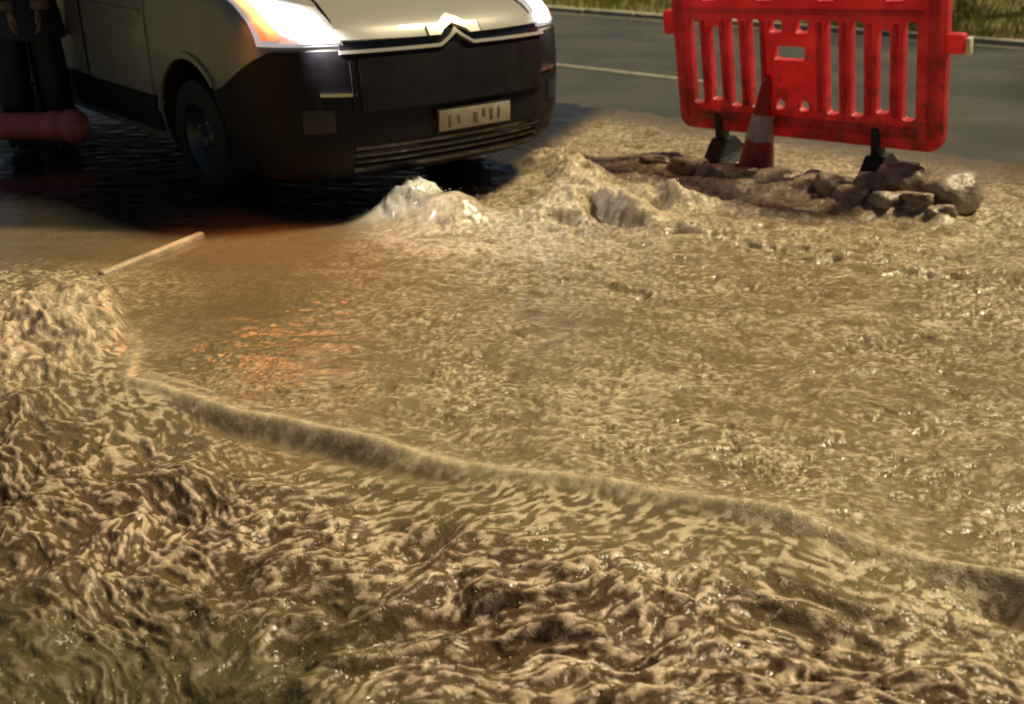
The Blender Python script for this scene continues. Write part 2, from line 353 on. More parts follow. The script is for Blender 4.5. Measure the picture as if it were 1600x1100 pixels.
def leaf_mat(name, a, b):
    m = mat(name, a, 0.6, noise_scale=1.3, noise_col=b, noise_amt=1.0, trans=0.35)
    return m
M['grass'] = leaf_mat('long_grass', (0.13, 0.15, 0.035), (0.34, 0.29, 0.06))
M['leaf'] = leaf_mat('tree_leaf', (0.035, 0.06, 0.018), (0.06, 0.085, 0.02))

def water_material():
    m = bpy.data.materials.new('muddy_flood_water'); m.use_nodes = True
    n = m.node_tree.nodes; l = m.node_tree.links; b = n['Principled BSDF']
    tc = n.new('ShaderNodeTexCoord')
    def attr(a):
        t = n.new('ShaderNodeAttribute'); t.attribute_name = a; return t.outputs['Fac']
    def mix(f, a, bb):
        x = n.new('ShaderNodeMix'); x.data_type = 'RGBA'
        if hasattr(f, 'links'): l.new(f, x.inputs[0])
        else: x.inputs[0].default_value = f
        for i, v in ((6, a), (7, bb)):
            if hasattr(v, 'links'): l.new(v, x.inputs[i])
            else: x.inputs[i].default_value = (*v, 1)
        return x.outputs[2]
    def nz(scale, det=5, dist=0.0):
        t = n.new('ShaderNodeTexNoise'); t.inputs['Scale'].default_value = scale; t.inputs['Detail'].default_value = det
        t.inputs['Distortion'].default_value = dist
        l.new(tc.outputs['Object'], t.inputs['Vector']); return t.outputs['Fac']
    def ramp(f, p0, p1):
        r = n.new('ShaderNodeMapRange'); r.inputs[1].default_value = p0; r.inputs[2].default_value = p1; l.new(f, r.inputs[0]); return r.outputs[0]
    foam = attr('foam'); white = attr('white'); green = attr('green'); calm = attr('calm')
    mud = mix(ramp(nz(1.4, 4), 0.35, 0.68), (0.23, 0.172, 0.103), (0.205, 0.165, 0.082))
    mud = mix(ramp(nz(16, 6, 0.6), 0.40, 0.75), mud, (0.15, 0.10, 0.06))
    mud = mix(calm, mud, (0.135, 0.10, 0.056))
    mud = mix(attr('low_dim'), mud, (0.105, 0.066, 0.036))
    foamc = mix(ramp(nz(30, 4), 0.35, 0.7), (0.61, 0.50, 0.35), (0.40, 0.31, 0.205))
    foamc = mix(attr('low_dim'), foamc, mix(ramp(nz(30, 4), 0.35, 0.7), (0.62, 0.475, 0.345), (0.38, 0.275, 0.185)))
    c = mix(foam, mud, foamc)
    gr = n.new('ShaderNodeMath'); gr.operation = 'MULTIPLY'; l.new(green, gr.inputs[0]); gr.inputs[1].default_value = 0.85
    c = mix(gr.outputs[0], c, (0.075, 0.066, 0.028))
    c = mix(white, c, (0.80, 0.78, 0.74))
    c = mix(attr('tarmac_shade'), c, (0.030, 0.027, 0.024))  # near-black colour standing in for the van's shade
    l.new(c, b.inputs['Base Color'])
    rr = n.new('ShaderNodeMapRange'); l.new(foam, rr.inputs[0]); rr.inputs[3].default_value = 0.07; rr.inputs[4].default_value = 0.36
    rc = n.new('ShaderNodeMix'); rc.data_type = 'FLOAT'; l.new(calm, rc.inputs[0]); l.new(rr.outputs[0], rc.inputs[2]); rc.inputs[3].default_value = 0.08
    l.new(rc.outputs[0], b.inputs['Roughness'])
    b.inputs['IOR'].default_value = 1.33
    bp = n.new('ShaderNodeBump'); bp.inputs['Distance'].default_value = 0.006
    bs = n.new('ShaderNodeMapRange'); l.new(calm, bs.inputs[0]); bs.inputs[3].default_value = 0.8; bs.inputs[4].default_value = 0.12
    l.new(bs.outputs[0], bp.inputs['Strength'])
    l.new(nz(55, 4, 0.8), bp.inputs['Height']); l.new(bp.outputs[0], b.inputs['Normal'])
    return m
M['water'] = water_material()

def splash_dirt(m, dirt, top, scale=9.0, amt=0.85):
    """mud splashed up from below, patchy, thinning out with height on the thing itself"""
    n = m.node_tree.nodes; l = m.node_tree.links; b = n['Principled BSDF']
    src = b.inputs['Base Color'].links[0].from_socket
    tc = n.new('ShaderNodeTexCoord'); t = n.new('ShaderNodeTexNoise'); t.inputs['Scale'].default_value = scale; t.inputs['Detail'].default_value = 8; t.inputs['Roughness'].default_value = 0.7
    l.new(tc.outputs['Object'], t.inputs['Vector'])
    sp = n.new('ShaderNodeSeparateXYZ'); l.new(tc.outputs['Object'], sp.inputs[0])
    mr = n.new('ShaderNodeMapRange'); mr.inputs[1].default_value = 0.0; mr.inputs[2].default_value = top; mr.inputs[3].default_value = 0.12; mr.inputs[4].default_value = -0.10
    l.new(sp.outputs[2], mr.inputs[0])
    ad = n.new('ShaderNodeMath'); ad.operation = 'ADD'; l.new(t.outputs['Fac'], ad.inputs[0]); l.new(mr.outputs[0], ad.inputs[1])
    r2 = n.new('ShaderNodeMapRange'); r2.inputs[1].default_value = 0.56; r2.inputs[2].default_value = 0.70; r2.inputs[4].default_value = amt; l.new(ad.outputs[0], r2.inputs[0])
    mx = n.new('ShaderNodeMix'); mx.data_type = 'RGBA'; l.new(r2.outputs[0], mx.inputs[0]); l.new(src, mx.inputs[6]); mx.inputs[7].default_value = (*dirt, 1)
    for lk in list(src.links):
        if lk.to_node != mx: 
            ts = lk.to_socket; l.remove(lk); l.new(mx.outputs[2], ts)
splash_dirt(M['red'], (0.17, 0.09, 0.05), 0.9, 11, .7)
splash_dirt(M['cone'], (0.16, 0.09, 0.05), 0.5, 14, .8)
splash_dirt(M['sleeve'], (0.20, 0.14, 0.09), 0.6, 18, .8)
splash_dirt(M['black'], (0.045, 0.034, 0.024), 0.9, 6, .6)
splash_dirt(M['paint'], (0.16, 0.125, 0.085), 1.1, 5, .5)

# ------------------------------------------------------------------ the setting
# ground sheet far beyond the verge
g = 900
pydata('ground', [(-g, -g, -0.9), (g, -g, -0.9), (g, g, -0.9), (-g, g, -0.9)], [(0, 1, 2, 3)], M['soil'])['kind'] = 'structure'

def strip(name, n0, n1, t0, t1, nn, ntt, zf, m, thick=None):
    N = np.linspace(n0, n1, nn); T = np.linspace(t0, t1, ntt)
    vs = []
    for a in N:
        for t in T:
            x = RN[0] * a + RD[0] * t; y = RN[1] * a + RD[1] * t
            vs.append((x, y, float(zf(np.array(x), np.array(y)))))
    fs = [(i * ntt + j, i * ntt + j + 1, (i + 1) * ntt + j + 1, (i + 1) * ntt + j) for i in range(nn - 1) for j in range(ntt - 1)]
    o = pydata(name, vs, fs, m); return o
strip('road', 1.9, 14.05, -30, 60, 60, 60, road_z, M['asphalt'])['kind'] = 'structure'
ln = strip('road_line', 8.98, 9.11, 4.9, 60, 2, 120, lambda x, y: road_z(x, y) + 0.005, M['line']); ln['kind'] = 'structure'
ln2 = strip('road_line', 13.55, 13.64, -30, 60, 2, 60, lambda x, y: road_z(x, y) + 0.005, M['line']); ln2['kind'] = 'structure'

def bump_z(x, y):
    n = x * RN[0] + y * RN[1]
    return 0.055 + 0.16 * sst(14.2, 20, n) + 0.05 * fbm(np.asarray(x) * .5, np.asarray(y) * .5, 3, 7)
strip('grass_verge', 14.16, 60, -30, 90, 60, 80, bump_z, M['soil'])['kind'] = 'structure'

# near ground under the lower water
def near_z(x, y):
    return np.zeros_like(x) - 0.42
pydata('verge_bed', [(-6, 0.2, -.6), (6, 0.2, -.6), (6, 6.2, -.45), (-6, 6.2, -.45)], [(0, 1, 2, 3)], M['soil'])['kind'] = 'structure'

# flood water, one height field
NC, NR = 1120, 860
V = np.exp(np.linspace(math.log(1.30), math.log(10.2), NR))
Uc = np.linspace(-1, 1, NC)
Yg = np.repeat(V[:, None], NC, 1); Xg = Uc[None, :] * (V[:, None] * 0.72 + 0.55)
Z, foam, white, green, calm, low_dim, tarmac_shade = water_field(Xg, Yg)
co = np.stack([Xg, Yg, Z], -1).reshape(-1, 3).astype(np.float32)
idx = np.arange(NR * NC).reshape(NR, NC)
quads = np.stack([idx[:-1, :-1], idx[:-1, 1:], idx[1:, 1:], idx[1:, :-1]], -1).reshape(-1, 4)
me = bpy.data.meshes.new('water')
me.vertices.add(len(co)); me.vertices.foreach_set('co', co.ravel())
me.loops.add(quads.size); me.loops.foreach_set('vertex_index', quads.ravel().astype(np.int32))
me.polygons.add(len(quads)); me.polygons.foreach_set('loop_start', np.arange(0, quads.size, 4, dtype=np.int32))
me.polygons.foreach_set('loop_total', np.full(len(quads), 4, dtype=np.int32))
me.update(calc_edges=True)
for nm, arr in (('foam', foam), ('white', white), ('green', green), ('calm', calm), ('low_dim', low_dim), ('tarmac_shade', tarmac_shade)):
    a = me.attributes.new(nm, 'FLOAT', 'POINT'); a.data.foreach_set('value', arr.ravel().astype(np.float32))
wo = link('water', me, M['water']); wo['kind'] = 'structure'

# overflowing near kerb, stone by stone
def kerb_run(name, pts, length, width, top, depth, m, jitter=0.004, face_out=1):
    root = empty(name, (pts[0][0], pts[0][1], 0)); root['kind'] = 'structure'
    segs = []
    P = [Vector((p[0], p[1], 0)) for p in pts]
    cum = [0.0]
    for a, b in zip(P[:-1], P[1:]): cum.append(cum[-1] + (b - a).length)
    def at(s):
        for i in range(len(P) - 1):
            if s <= cum[i + 1] or i == len(P) - 2:
                t = (s - cum[i]) / (cum[i + 1] - cum[i]); return P[i].lerp(P[i + 1], t)
    s = 0.0; r = random.Random(3)
    while s < cum[-1] - 0.05:
        e = min(s + length, cum[-1]); a = at(s + 0.006); b = at(e - 0.006); d = b - a
        c = (a + b) / 2; ang = math.atan2(d.y, d.x)
        nrm = Vector((-math.sin(ang), math.cos(ang), 0))
        zt = top + r.uniform(-jitter, jitter)
        bm = bmesh.new(); bm_box(bm, (0, 0, 0), (d.length, width, depth), 0.018, seg=3)
        k = autosmooth(from_bm('kerb_stone', bm, m, root))
        k.location = c + nrm * (width / 2) * face_out + Vector((0, 0, zt - depth / 2)) - root.location
        k.rotation_euler = (r.uniform(-.02, .02), 0, ang + r.uniform(-.01, .01))
        s = e
    return root
kerb_run('kerb', KERB[4:7], 0.42, 0.10, 0.003, 0.30, M['kerb'], 0.001)
kerb_run('corner_kerb', [(-1.90, 4.50), (-1.60, 5.16)], 0.75, 0.045, 0.035, 0.25, M['kerb'], 0.004)
# far kerb along the verge
far = [tuple(RN * 14.05 + RD * t) for t in (-12, 40)]
kerb_run('far_kerb', far, 0.95, 0.15, 0.075, 0.35, M['farkerb'], 0.006)

# long grass on the far verge
def grass_blades():
    r = np.random.RandomState(3); vs = []; fs = []
    n = 26000
    N = 14.22 + np.abs(r.rand(n)) ** 1.6 * 9; T = -9 + r.rand(n) * 32
    X = RN[0] * N + RD[0] * T; Y = RN[1] * N + RD[1] * T; Zb = bump_z(X, Y)
    clump = 0.5 + 0.8 * sst(-.3, .5, fbm(X * 1.2, Y * 1.2, 2, 17))
    H = (0.10 + 0.22 * r.rand(n)) * clump * (0.5 + 0.9 * sst(14.2, 15.6, N)); A = r.rand(n) * 6.28; B = r.rand(n) * 6.28; W = 0.006 + r.rand(n) * 0.009
    ln_ = H * (0.2 + 0.5 * r.rand(n))
    for i in range(n):
        dx, dy = math.cos(A[i]) * W[i], math.sin(A[i]) * W[i]; lx, ly = math.cos(B[i]) * ln_[i], math.sin(B[i]) * ln_[i]
        b = len(vs); x, y, z = X[i], Y[i], Zb[i] - .01
        vs += [(x - dx, y - dy, z), (x + dx, y + dy, z), (x + lx * .4 + dx * .7, y + ly * .4 + dy * .7, z + H[i] * .65), (x + lx * .4 - dx * .7, y + ly * .4 - dy * .7, z + H[i] * .65), (x + lx, y + ly, z + H[i])]
        fs += [(b, b + 1, b + 2, b + 3), (b + 3, b + 2, b + 4)]
    o = pydata('long_grass', vs, fs, M['grass']); props(o, 'long yellow-green grass on the verge behind the far kerb', 'grass', kind='stuff')
grass_blades()

# ------------------------------------------------------------------ tree at the far right
def make_tree(loc):
    root = empty('verge_tree', loc)
    props(root, 'dark tree trunk standing on the grass verge at the top right corner', 'tree')
    r = random.Random(5)
    rings = []; vs = []; fs = []
    for k in range(14):
        t = k / 13; z = -0.2 + t * 4.2; rad = 0.27 * (1 - 0.55 * t) + 0.16 * math.exp(-t * 9)
        cx, cy = 0.12 * math.sin(t * 3), 0.1 * t
        for i in range(16):
            a = i / 16 * 6.283; rr = rad * (1 + 0.09 * math.sin(a * 5 + t * 3))
            vs.append((cx + rr * math.cos(a), cy + rr * math.sin(a), z))
    for k in range(13):
        for i in range(16): fs.append((k * 16 + i, k * 16 + (i + 1) % 16, (k + 1) * 16 + (i + 1) % 16, (k + 1) * 16 + i))
    tr = pydata('trunk', vs, fs, M['bark'], root)
    tips = []
    for i in range(7):
        a = i * 0.9 + r.random(); L = r.uniform(1.2, 2.0); st = Vector((0.05, 0.08, 2.9 + i * 0.17)); en = st + Vector((math.cos(a) * L, math.sin(a) * L, r.uniform(.7, 1.5)))
        bv = []; bf = []
        ax = (en - st).normalized(); u = ax.orthogonal().normalized(); v = ax.cross(u)
        for k in range(5):
            p = st.lerp(en, k / 4) + Vector((0, 0, 0.12 * math.sin(k / 4 * 3.1))); rad = 0.085 * (1 - k / 4 * .8)
            for j in range(7): bv.append(p + u * rad * math.cos(j / 7 * 6.283) + v * rad * math.sin(j / 7 * 6.283))
        for k in range(4):
            for j in range(7): bf.append((k * 7 + j, k * 7 + (j + 1) % 7, (k + 1) * 7 + (j + 1) % 7, (k + 1) * 7 + j))
        pydata('limb', bv, bf, M['bark'], root); tips += [st.lerp(en, .6), en]
    cv = []; cf = []
    for c in tips + [Vector((0, 0, 4.6)), Vector((.4, .3, 5.2))]:
        for k in range(380):
            d = Vector((r.gauss(0, 1), r.gauss(0, 1), r.gauss(0, .8))).normalized() * 0.85 * r.random() ** .45
            p = c + d; s = r.uniform(.03, .07); q = Vector((r.gauss(0, 1), r.gauss(0, 1), r.gauss(0, 1))).normalized(); e = q.orthogonal().normalized(); f2 = q.cross(e)
            b = len(cv); cv += [p - e * s, p + f2 * s * .5, p + e * s, p - f2 * s * .5]; cf.append((b, b + 1, b + 2, b + 3))
    pydata('crown', cv, cf, M['leaf'], root, smooth=False)
make_tree((7.95, 15.9, 0.12))

# ------------------------------------------------------------------ the van
def build_van():
    root = empty('van', VP0, 0.0)
    root.rotation_euler = (0, 0, VA - math.pi / 2)           # local +x = forward
    props(root, 'cream delivery van with lit headlights standing in the flood', 'van')
    zt = [.24, .30, .42, .60, .75, .88, .95, 1.00, 1.05, 1.12, 1.20, 1.28, 1.34, 1.5, 1.8, 2.1, 2.4, 2.58, 2.66, 2.70]
    xt = [-.12, -.04, 0, 0, -.008, -.025, -.045, -.09, -.16, -.31, -.56, -.86, -1.03, -1.18, -1.48, -1.78, -2.0, -2.18, -2.42, -2.9]
    ct = [.46, .48, .5, .5, .5, .5, .5, .49, .48, .47, .46, .44, .42, .40, .36, .32, .30, .28, .26, .25]
    wt = [.98, 1.0, 1.02, 1.03, 1.03, 1.03, 1.03, 1.03, 1.025, 1.02, 1.01, 1.0, 1.0, .985, .94, .89, .85, .80, .73, .55]
    NE = 2 / 2.6
    def S(s, z):
        xo, c, ww = np.interp(z, zt, xt), np.interp(z, zt, ct), np.interp(z, zt, wt)
        a = abs(s); sg = 1 if s >= 0 else -1
        if a <= 1:
            ph = a * math.pi / 2
            return Vector((xo - c + c * max(math.cos(ph), 0) ** NE, sg * ww * math.sin(ph) ** NE, z))
        return Vector((xo - c - (a - 1), sg * ww, z))
    def Nn(s, z):
        e = 0.004
        du = S(s + e, z) - S(s - e, z); dv = S(s, min(z + e, 2.69)) - S(s, z - e)
        n = du.cross(dv); n.normalize()
        if n.dot(S(s, z) - Vector((-2.5, 0, 1.0))) < 0: n = -n
        return n
    def s_of_x(x, z, side):                                   # side position -> s
        xo, c = np.interp(z, zt, xt), np.interp(z, zt, ct)
        d = xo - c - x
        if d >= 0: return side * (1 + d)
        v = min(max((x - (xo - c)) / c, 0), 1)
        return side * math.acos(min(v ** (1 / NE), 1)) / (math.pi / 2)
    def patch(name, rows, m, parent, off=0.008, nu=24, depth=0.02):
        """rows: list of (list of (s,z)) all the same length -> shell conforming to the body"""
        nr, ncn = len(rows), len(rows[0]); vs = []
        for rw in rows:
            for (s, z) in rw: vs.append(S(s, z) + Nn(s, z) * off)
        base = len(vs)
        for rw in rows:
            for (s, z) in rw: vs.append(S(s, z) + Nn(s, z) * (off - depth))
        fs = []
        for i in range(nr - 1):
            for j in range(ncn - 1):
                a = i * ncn + j; fs.append((a, a + 1, a + ncn + 1, a + ncn))
        per = [(0, j) for j in range(ncn)] + [(i, ncn - 1) for i in range(1, nr)] + [(nr - 1, j) for j in range(ncn - 2, -1, -1)] + [(i, 0) for i in range(nr - 2, 0, -1)]
        for k in range(len(per)):
            a = per[k][0] * ncn + per[k][1]; b2 = per[(k + 1) % len(per)]; b = b2[0] * ncn + b2[1]
            fs.append((a, b, b + base, a + base))
        me = bpy.data.meshes.new(name); me.from_pydata(vs, [], fs); me.update()
        bm = bmesh.new(); bm.from_mesh(me); bmesh.ops.recalc_face_normals(bm, faces=bm.faces); bm.to_mesh(me); bm.free()
        return autosmooth(link(name, me, m, parent), 40)
    def rect(s0, s1, z0, z1, nu=16, nv=6):
        return [[(s0 + (s1 - s0) * j / nu, z0 + (z1 - z0) * i / nv) for j in range(nu + 1)] for i in range(nv + 1)]
    def colpatch(s0, s1, lo, hi, nu=40, nv=3):
        return [[(lambda s: (s, lo(s) + (hi(s) - lo(s)) * i / nv))(s0 + (s1 - s0) * j / nu) for j in range(nu + 1)] for i in range(nv + 1)]
    # --- body shell
    zs = [.24, .27, .30, .36, .42, .5, .6, .7, .8, .88, .92, .95, .98, 1.0, 1.025, 1.05, 1.08, 1.12, 1.16, 1.20, 1.24, 1.28, 1.31, 1.34, 1.42, 1.5, 1.65, 1.8, 1.95, 2.1, 2.25, 2.4, 2.5, 2.58, 2.62, 2.66, 2.68, 2.70]
    XR = -5.4
    ss = [i / 22 for i in range(23)]
    half = ss + [1 + d for d in (.05, .1, .2, .3, .4, .5, .6, .7, .8, .9, 1.0, 1.2, 1.5, 2.0)]
    vs = []; fs = []
    full = [-s for s in half[::-1]][:-1] + half
    ncn = len(full) + 2
    for z in zs:
        ww = np.interp(z, zt, wt)
        vs.append(Vector((XR, -ww, z)))
        for s in full: vs.append(S(s, z))
        vs.append(Vector((XR, ww, z)))
    for i in range(len(zs) - 1):
        for j in range(ncn):
            a = i * ncn + j; b = i * ncn + (j + 1) % ncn
            fs.append((a, b, b + ncn, a + ncn))
    fs.append(tuple(range(ncn))[::-1]); fs.append(tuple((len(zs) - 1) * ncn + k for k in range(ncn)))
    me = bpy.data.meshes.new('body'); me.from_pydata(vs, [], fs); me.update()
    bm = bmesh.new(); bm.from_mesh(me); bmesh.ops.recalc_face_normals(bm, faces=bm.faces); bm.to_mesh(me); bm.free()
    body = link('body', me, M['paint'], root); me.materials.append(M['rubber'])
    AX, AZ, AR = -1.20, 0.33, 0.44
    cut_bm = bmesh.new()
    for sx in (AX, -4.3):
        for sy in (-1, 1):
            mtx = Matrix.Translation((sx, sy * .95, AZ + .02)) @ Matrix.Rotation(R(90), 4, 'X')
            bmesh.ops.create_cone(cut_bm, cap_ends=True, segments=40, radius1=AR, radius2=AR, depth=0.62, matrix=mtx)
    for f in cut_bm.faces: f.material_index = 1
    cme = bpy.data.meshes.new('arch_cut'); cut_bm.to_mesh(cme); cut_bm.free(); cme.materials.append(M['paint']); cme.materials.append(M['rubber'])
    cut = bpy.data.objects.new('arch_cut', cme); COL.objects.link(cut); cut.parent = root
    md = body.modifiers.new('arches', 'BOOLEAN'); md.object = cut; md.operation = 'DIFFERENCE'; md.solver = 'EXACT'
    bpy.context.view_layer.update()
    dg = bpy.context.evaluated_depsgraph_get()
    nme = bpy.data.meshes.new_from_object(body.evaluated_get(dg)); body.modifiers.clear(); body.data = nme
    bpy.data.objects.remove(cut, do_unlink=True)
    autosmooth(body, 32)
    # --- black bumper wrapping to the wheel arch
    def bump_rows():
        rows = []
        for k in range(19):
            z = .245 + (.905 - .245) * k / 18
            dz = z - AZ - .02
            xa = AX + math.sqrt(max((AR + .012) ** 2 - dz * dz, 0)) if abs(dz) < AR else AX
            if z > .66: xa = max(xa, -.80 + (z - .66) / .245 * .50)
            sa = abs(s_of_x(xa, z, 1))
            rows.append([(-sa + 2 * sa * j / 60, z) for j in range(61)])
        return rows
    bum = patch('bumper', bump_rows(), M['black'], root, off=.022, depth=.06)
    # centre panel, lower intake, moulding lines on the bumper
    patch('bumper_panel', rect(-.34, .34, .60, .865, 20, 6), M['black'], bum, off=.040, depth=.03)
    patch('lower_intake', rect(-.38, .38, .285, .42, 20, 3), M['gloss'], bum, off=.026, depth=.01)
    for k in range(3):
        z = .305 + k * .04
        patch('intake_slat', rect(-.38, .38, z, z + .012, 20, 1), M['black'], bum, off=.036, depth=.02)
    for sd in (-1, 1):
        patch('fog_recess', rect(sd * .46, sd * .62, .50, .62, 8, 4), M['gloss'], bum, off=.026, depth=.008)
        fl = patch('daylight_strip', colpatch(sd * .36, sd * .52, lambda s: .665 + abs(s) * .04, lambda s: .680 + abs(s) * .045, 10, 1), M['chrome'], bum, off=.034, depth=.016)
        patch('bumper_crease', colpatch(sd * .345, sd * .375, lambda s: .60, lambda s: .86, 3, 6), M['black'], bum, off=.034, depth=.02)
    # --- grille: dark recess, two bars that rise into a double chevron
    gr = patch('grille', rect(-.40, .40, .875, .992, 30, 4), M['gloss'], root, off=.012, depth=.02)
    def yof(s): return S(s, .95).y
    def peak(s, hgt, wd): return hgt * max(0, 1 - abs(yof(s)) / wd)
    for sd in (-1, 1):
        patch('grille_bar', colpatch(sd * .07, sd * .40, lambda s: .945 + .01 * abs(s), lambda s: .990 + .012 * abs(s), 20, 3), M['paint'], gr, off=.030, depth=.022)
    patch('upper_chevron', colpatch(-.064, .064, lambda s: .945 + peak(s, .040, .10), lambda s: .985 + peak(s, .040, .10), 24, 2), M['badge'], gr, off=.036, depth=.02)
    patch('lower_chevron_bar', colpatch(-.41, .41, lambda s: .885 + peak(s, .062, .11), lambda s: .902 + peak(s, .062, .11), 90, 2), M['badge'], gr, off=.040, depth=.02)
    # --- headlights
    for sd in (-1, 1):
        hl = patch('headlight', [[(sd * (.385 + .02 * t + (.46 - .02 * t) * j / 16), .930 + .030 * abs(j - 16) / 16 * 0 + (.30) * t * (0.55 + 0.45 * j / 16)) for j in range(17)] for t in [i / 8 for i in range(9)]], M['lampdim'], root, off=.012, depth=.03)
        le = patch('lens', [[(sd * (.40 + .03 * t + .29 * j / 12), .945 + (.21) * t * (0.7 + 0.3 * j / 12)) for j in range(13)] for t in [i / 10 for i in range(11)]], M['lamp'], hl, off=.020, depth=.012)
        set_glow(le, 11, 13, 0.55, 0.62, 1.3)
        ind = patch('indicator', [[(sd * (.705 + .12 * j / 6 - .03 * (1 - t)), .955 + (.235) * t) for j in range(7)] for t in [i / 6 for i in range(7)]], M['amber'], hl, off=.020, depth=.012)
        set_glow(ind, 7, 7, 0.25, 0.75, 1.0)
        ia = bpy.data.lights.new('indicator_glow', 'SPOT'); ia.energy = 100 if sd < 0 else 10; ia.spot_size = R(95); ia.spot_blend = 1.0; ia.shadow_soft_size = 0.35; ia.color = (1.0, 0.30, 0.06)
        io = bpy.data.objects.new('indicator_glow', ia); COL.objects.link(io); io.parent = hl
        io.location = S(sd * .75, 1.05) + Nn(sd * .75, 1.05) * .06; io.rotation_euler = Vector((.48, sd * .20, -1.1)).to_track_quat('-Z', 'Y').to_euler()
        p = S(sd * .56, 1.02); nrm = Nn(sd * .56, 1.02)
        ld = bpy.data.lights.new('headlight_froth_spot', 'SPOT'); ld.energy = 80 if sd < 0 else 12; ld.spot_size = R(80); ld.spot_blend = 0.8; ld.shadow_soft_size = 0.06; ld.color = (1.0, 0.95, 0.97)  # added spot, turned down and inward from the headlight to whiten the froth
        lo = bpy.data.objects.new('headlight_froth_spot', ld); COL.objects.link(lo); lo.parent = hl
        lo.location = p + Vector((0.10, 0, .02)); lo.rotation_euler = Vector((.30, -sd * .50, -.8)).to_track_quat('-Z', 'Y').to_euler()
    # bonnet shut line
    patch('bonnet_gap', colpatch(-.40, .40, lambda s: .994, lambda s: 1.001, 40, 1), M['gloss'], root, off=.006, depth=.008)
    for sd in (-1, 1):
        patch('wing_gap', [[(sd * (.395 - .06 * t + d), 1.0 + .28 * t) for d in (0, .010)] for t in [i / 12 for i in range(13)]], M['gloss'], root, off=.005, depth=.008)
    # windscreen, wipers, cab windows
    patch('windscreen', [[(-.82 + 1.64 * j / 20, 1.36 + .80 * i / 10) for j in range(21)] for i in range(11)], M['glass'], root, off=.006, depth=.012)
    for sd in (-1, 1):
        def sx(x, z): return s_of_x(x, z, sd)
        dr = patch('door', [[(sx(-1.72 - 1.02 * j / 10, z), z) for j in range(11)] for z in [.42 + .9 * i / 12 for i in range(13)]], M['paint'], root, off=.010, depth=.012)
        patch('door_handle', [[(sx(-2.52 - .16 * j / 3, z), z) for j in range(4)] for z in (1.12, 1.15, 1.18)], M['black'], dr, off=.035, depth=.03)
        patch('door_crease', [[(sx(-1.76 - .94 * j / 10, z), z) for j in range(11)] for z in (.985, 1.0, 1.015)], M['paint'], dr, off=.022, depth=.014)
        patch('side_window', [[(sx(max(-1.95 - 0.0, -9) - (.72) * j / 8 - (z - 1.36) * .45 * (1 - j / 8), z), z) for j in range(9)] for z in [1.36 + .62 * i / 6 for i in range(7)]], M['glass'], root, off=.006, depth=.01)
        patch('side_moulding', [[(sx(-1.68 - 2.1 * j / 20, z), z) for j in range(21)] for z in (.30, .36, .44, .52)], M['black'], root, off=.018, depth=.02)
        patch('panel_gap', [[(sx(-2.76 - d, z), z) for d in (0, .012)] for z in [.42 + .9 * i / 8 for i in range(9)]], M['gloss'], root, off=.012, depth=.008)
        ar = []
        for off in (0, .035):
            ar.append([(s_of_x(AX + (AR + off) * math.cos(t), AZ + .02 + (AR + off) * math.sin(t), sd), AZ + .02 + (AR + off) * math.sin(t)) for t in [R(-8) + R(178) * k / 30 for k in range(9, 31)]])
        patch('wheel_arch_lip', ar, M['paint'], root, off=.016, depth=.03)
        mir = empty  # door mirror
        mm = box('door_mirror', (-1.62, sd * 1.20, 1.55), (.14, .20, .36), M['black'], root, .05)
        box('mirror_arm', (-1.62, sd * 1.06, 1.42), (.07, .16, .07), M['black'], mm, .02)
    # wheels
    for sx_ in (AX, -4.3):
        for sd in (-1, 1):
            wh = empty('wheel', (sx_, sd * .90, AZ)); wh.parent = root
            lathe('tyre', [(.20, -.11), (.30, -.115), (.33, -.10), (.343, -.06), (.343, .06), (.33, .10), (.30, .115), (.20, .11)], M['rubber'], wh, 48, 'y', cap=False)
            lathe('rim', [(.0, sd * .055), (.05, sd * .07), (.07, sd * .05), (.15, sd * .03), (.18, sd * .075), (.215, sd * .10), (.218, -sd * .09), (.12, -sd * .05), (.0, -sd * .05)], M['steel'], wh, 32, 'y', cap=False)
            for k in range(5):
                a = k / 5 * 6.283
                lathe('wheel_bolt', [(.0, -.012), (.012, -.012), (.012, .012), (0, .012)], M['chrome'], wh, 8, 'y', loc=(.062 * math.cos(a) * 1.5, sd * .052, .062 * math.sin(a) * 1.5), cap=False)
    # plate
    pl = empty('number_plate', (0.048, .075, .505)); pl.parent = root
    box('plate_backing', (0, 0, 0), (.012, .535, .128), M['black'], pl, .004)
    box('plate_face', (.008, 0, 0), (.008, .515, .111), M['plate'], pl, .003)
    for (yy, ww, hh, zz) in [(-.185, .035, .07, -.005), (-.12, .03, .05, .0), (.0, .05, .06, -.004), (.06, .035, .045, .014), (.115, .04, .065, 0), (.17, .03, .06, .003)]:
        box('plate_mark', (.0125, yy, zz), (.003, ww * .6, hh), M['platemark'], pl, .001)
    return root
build_van()

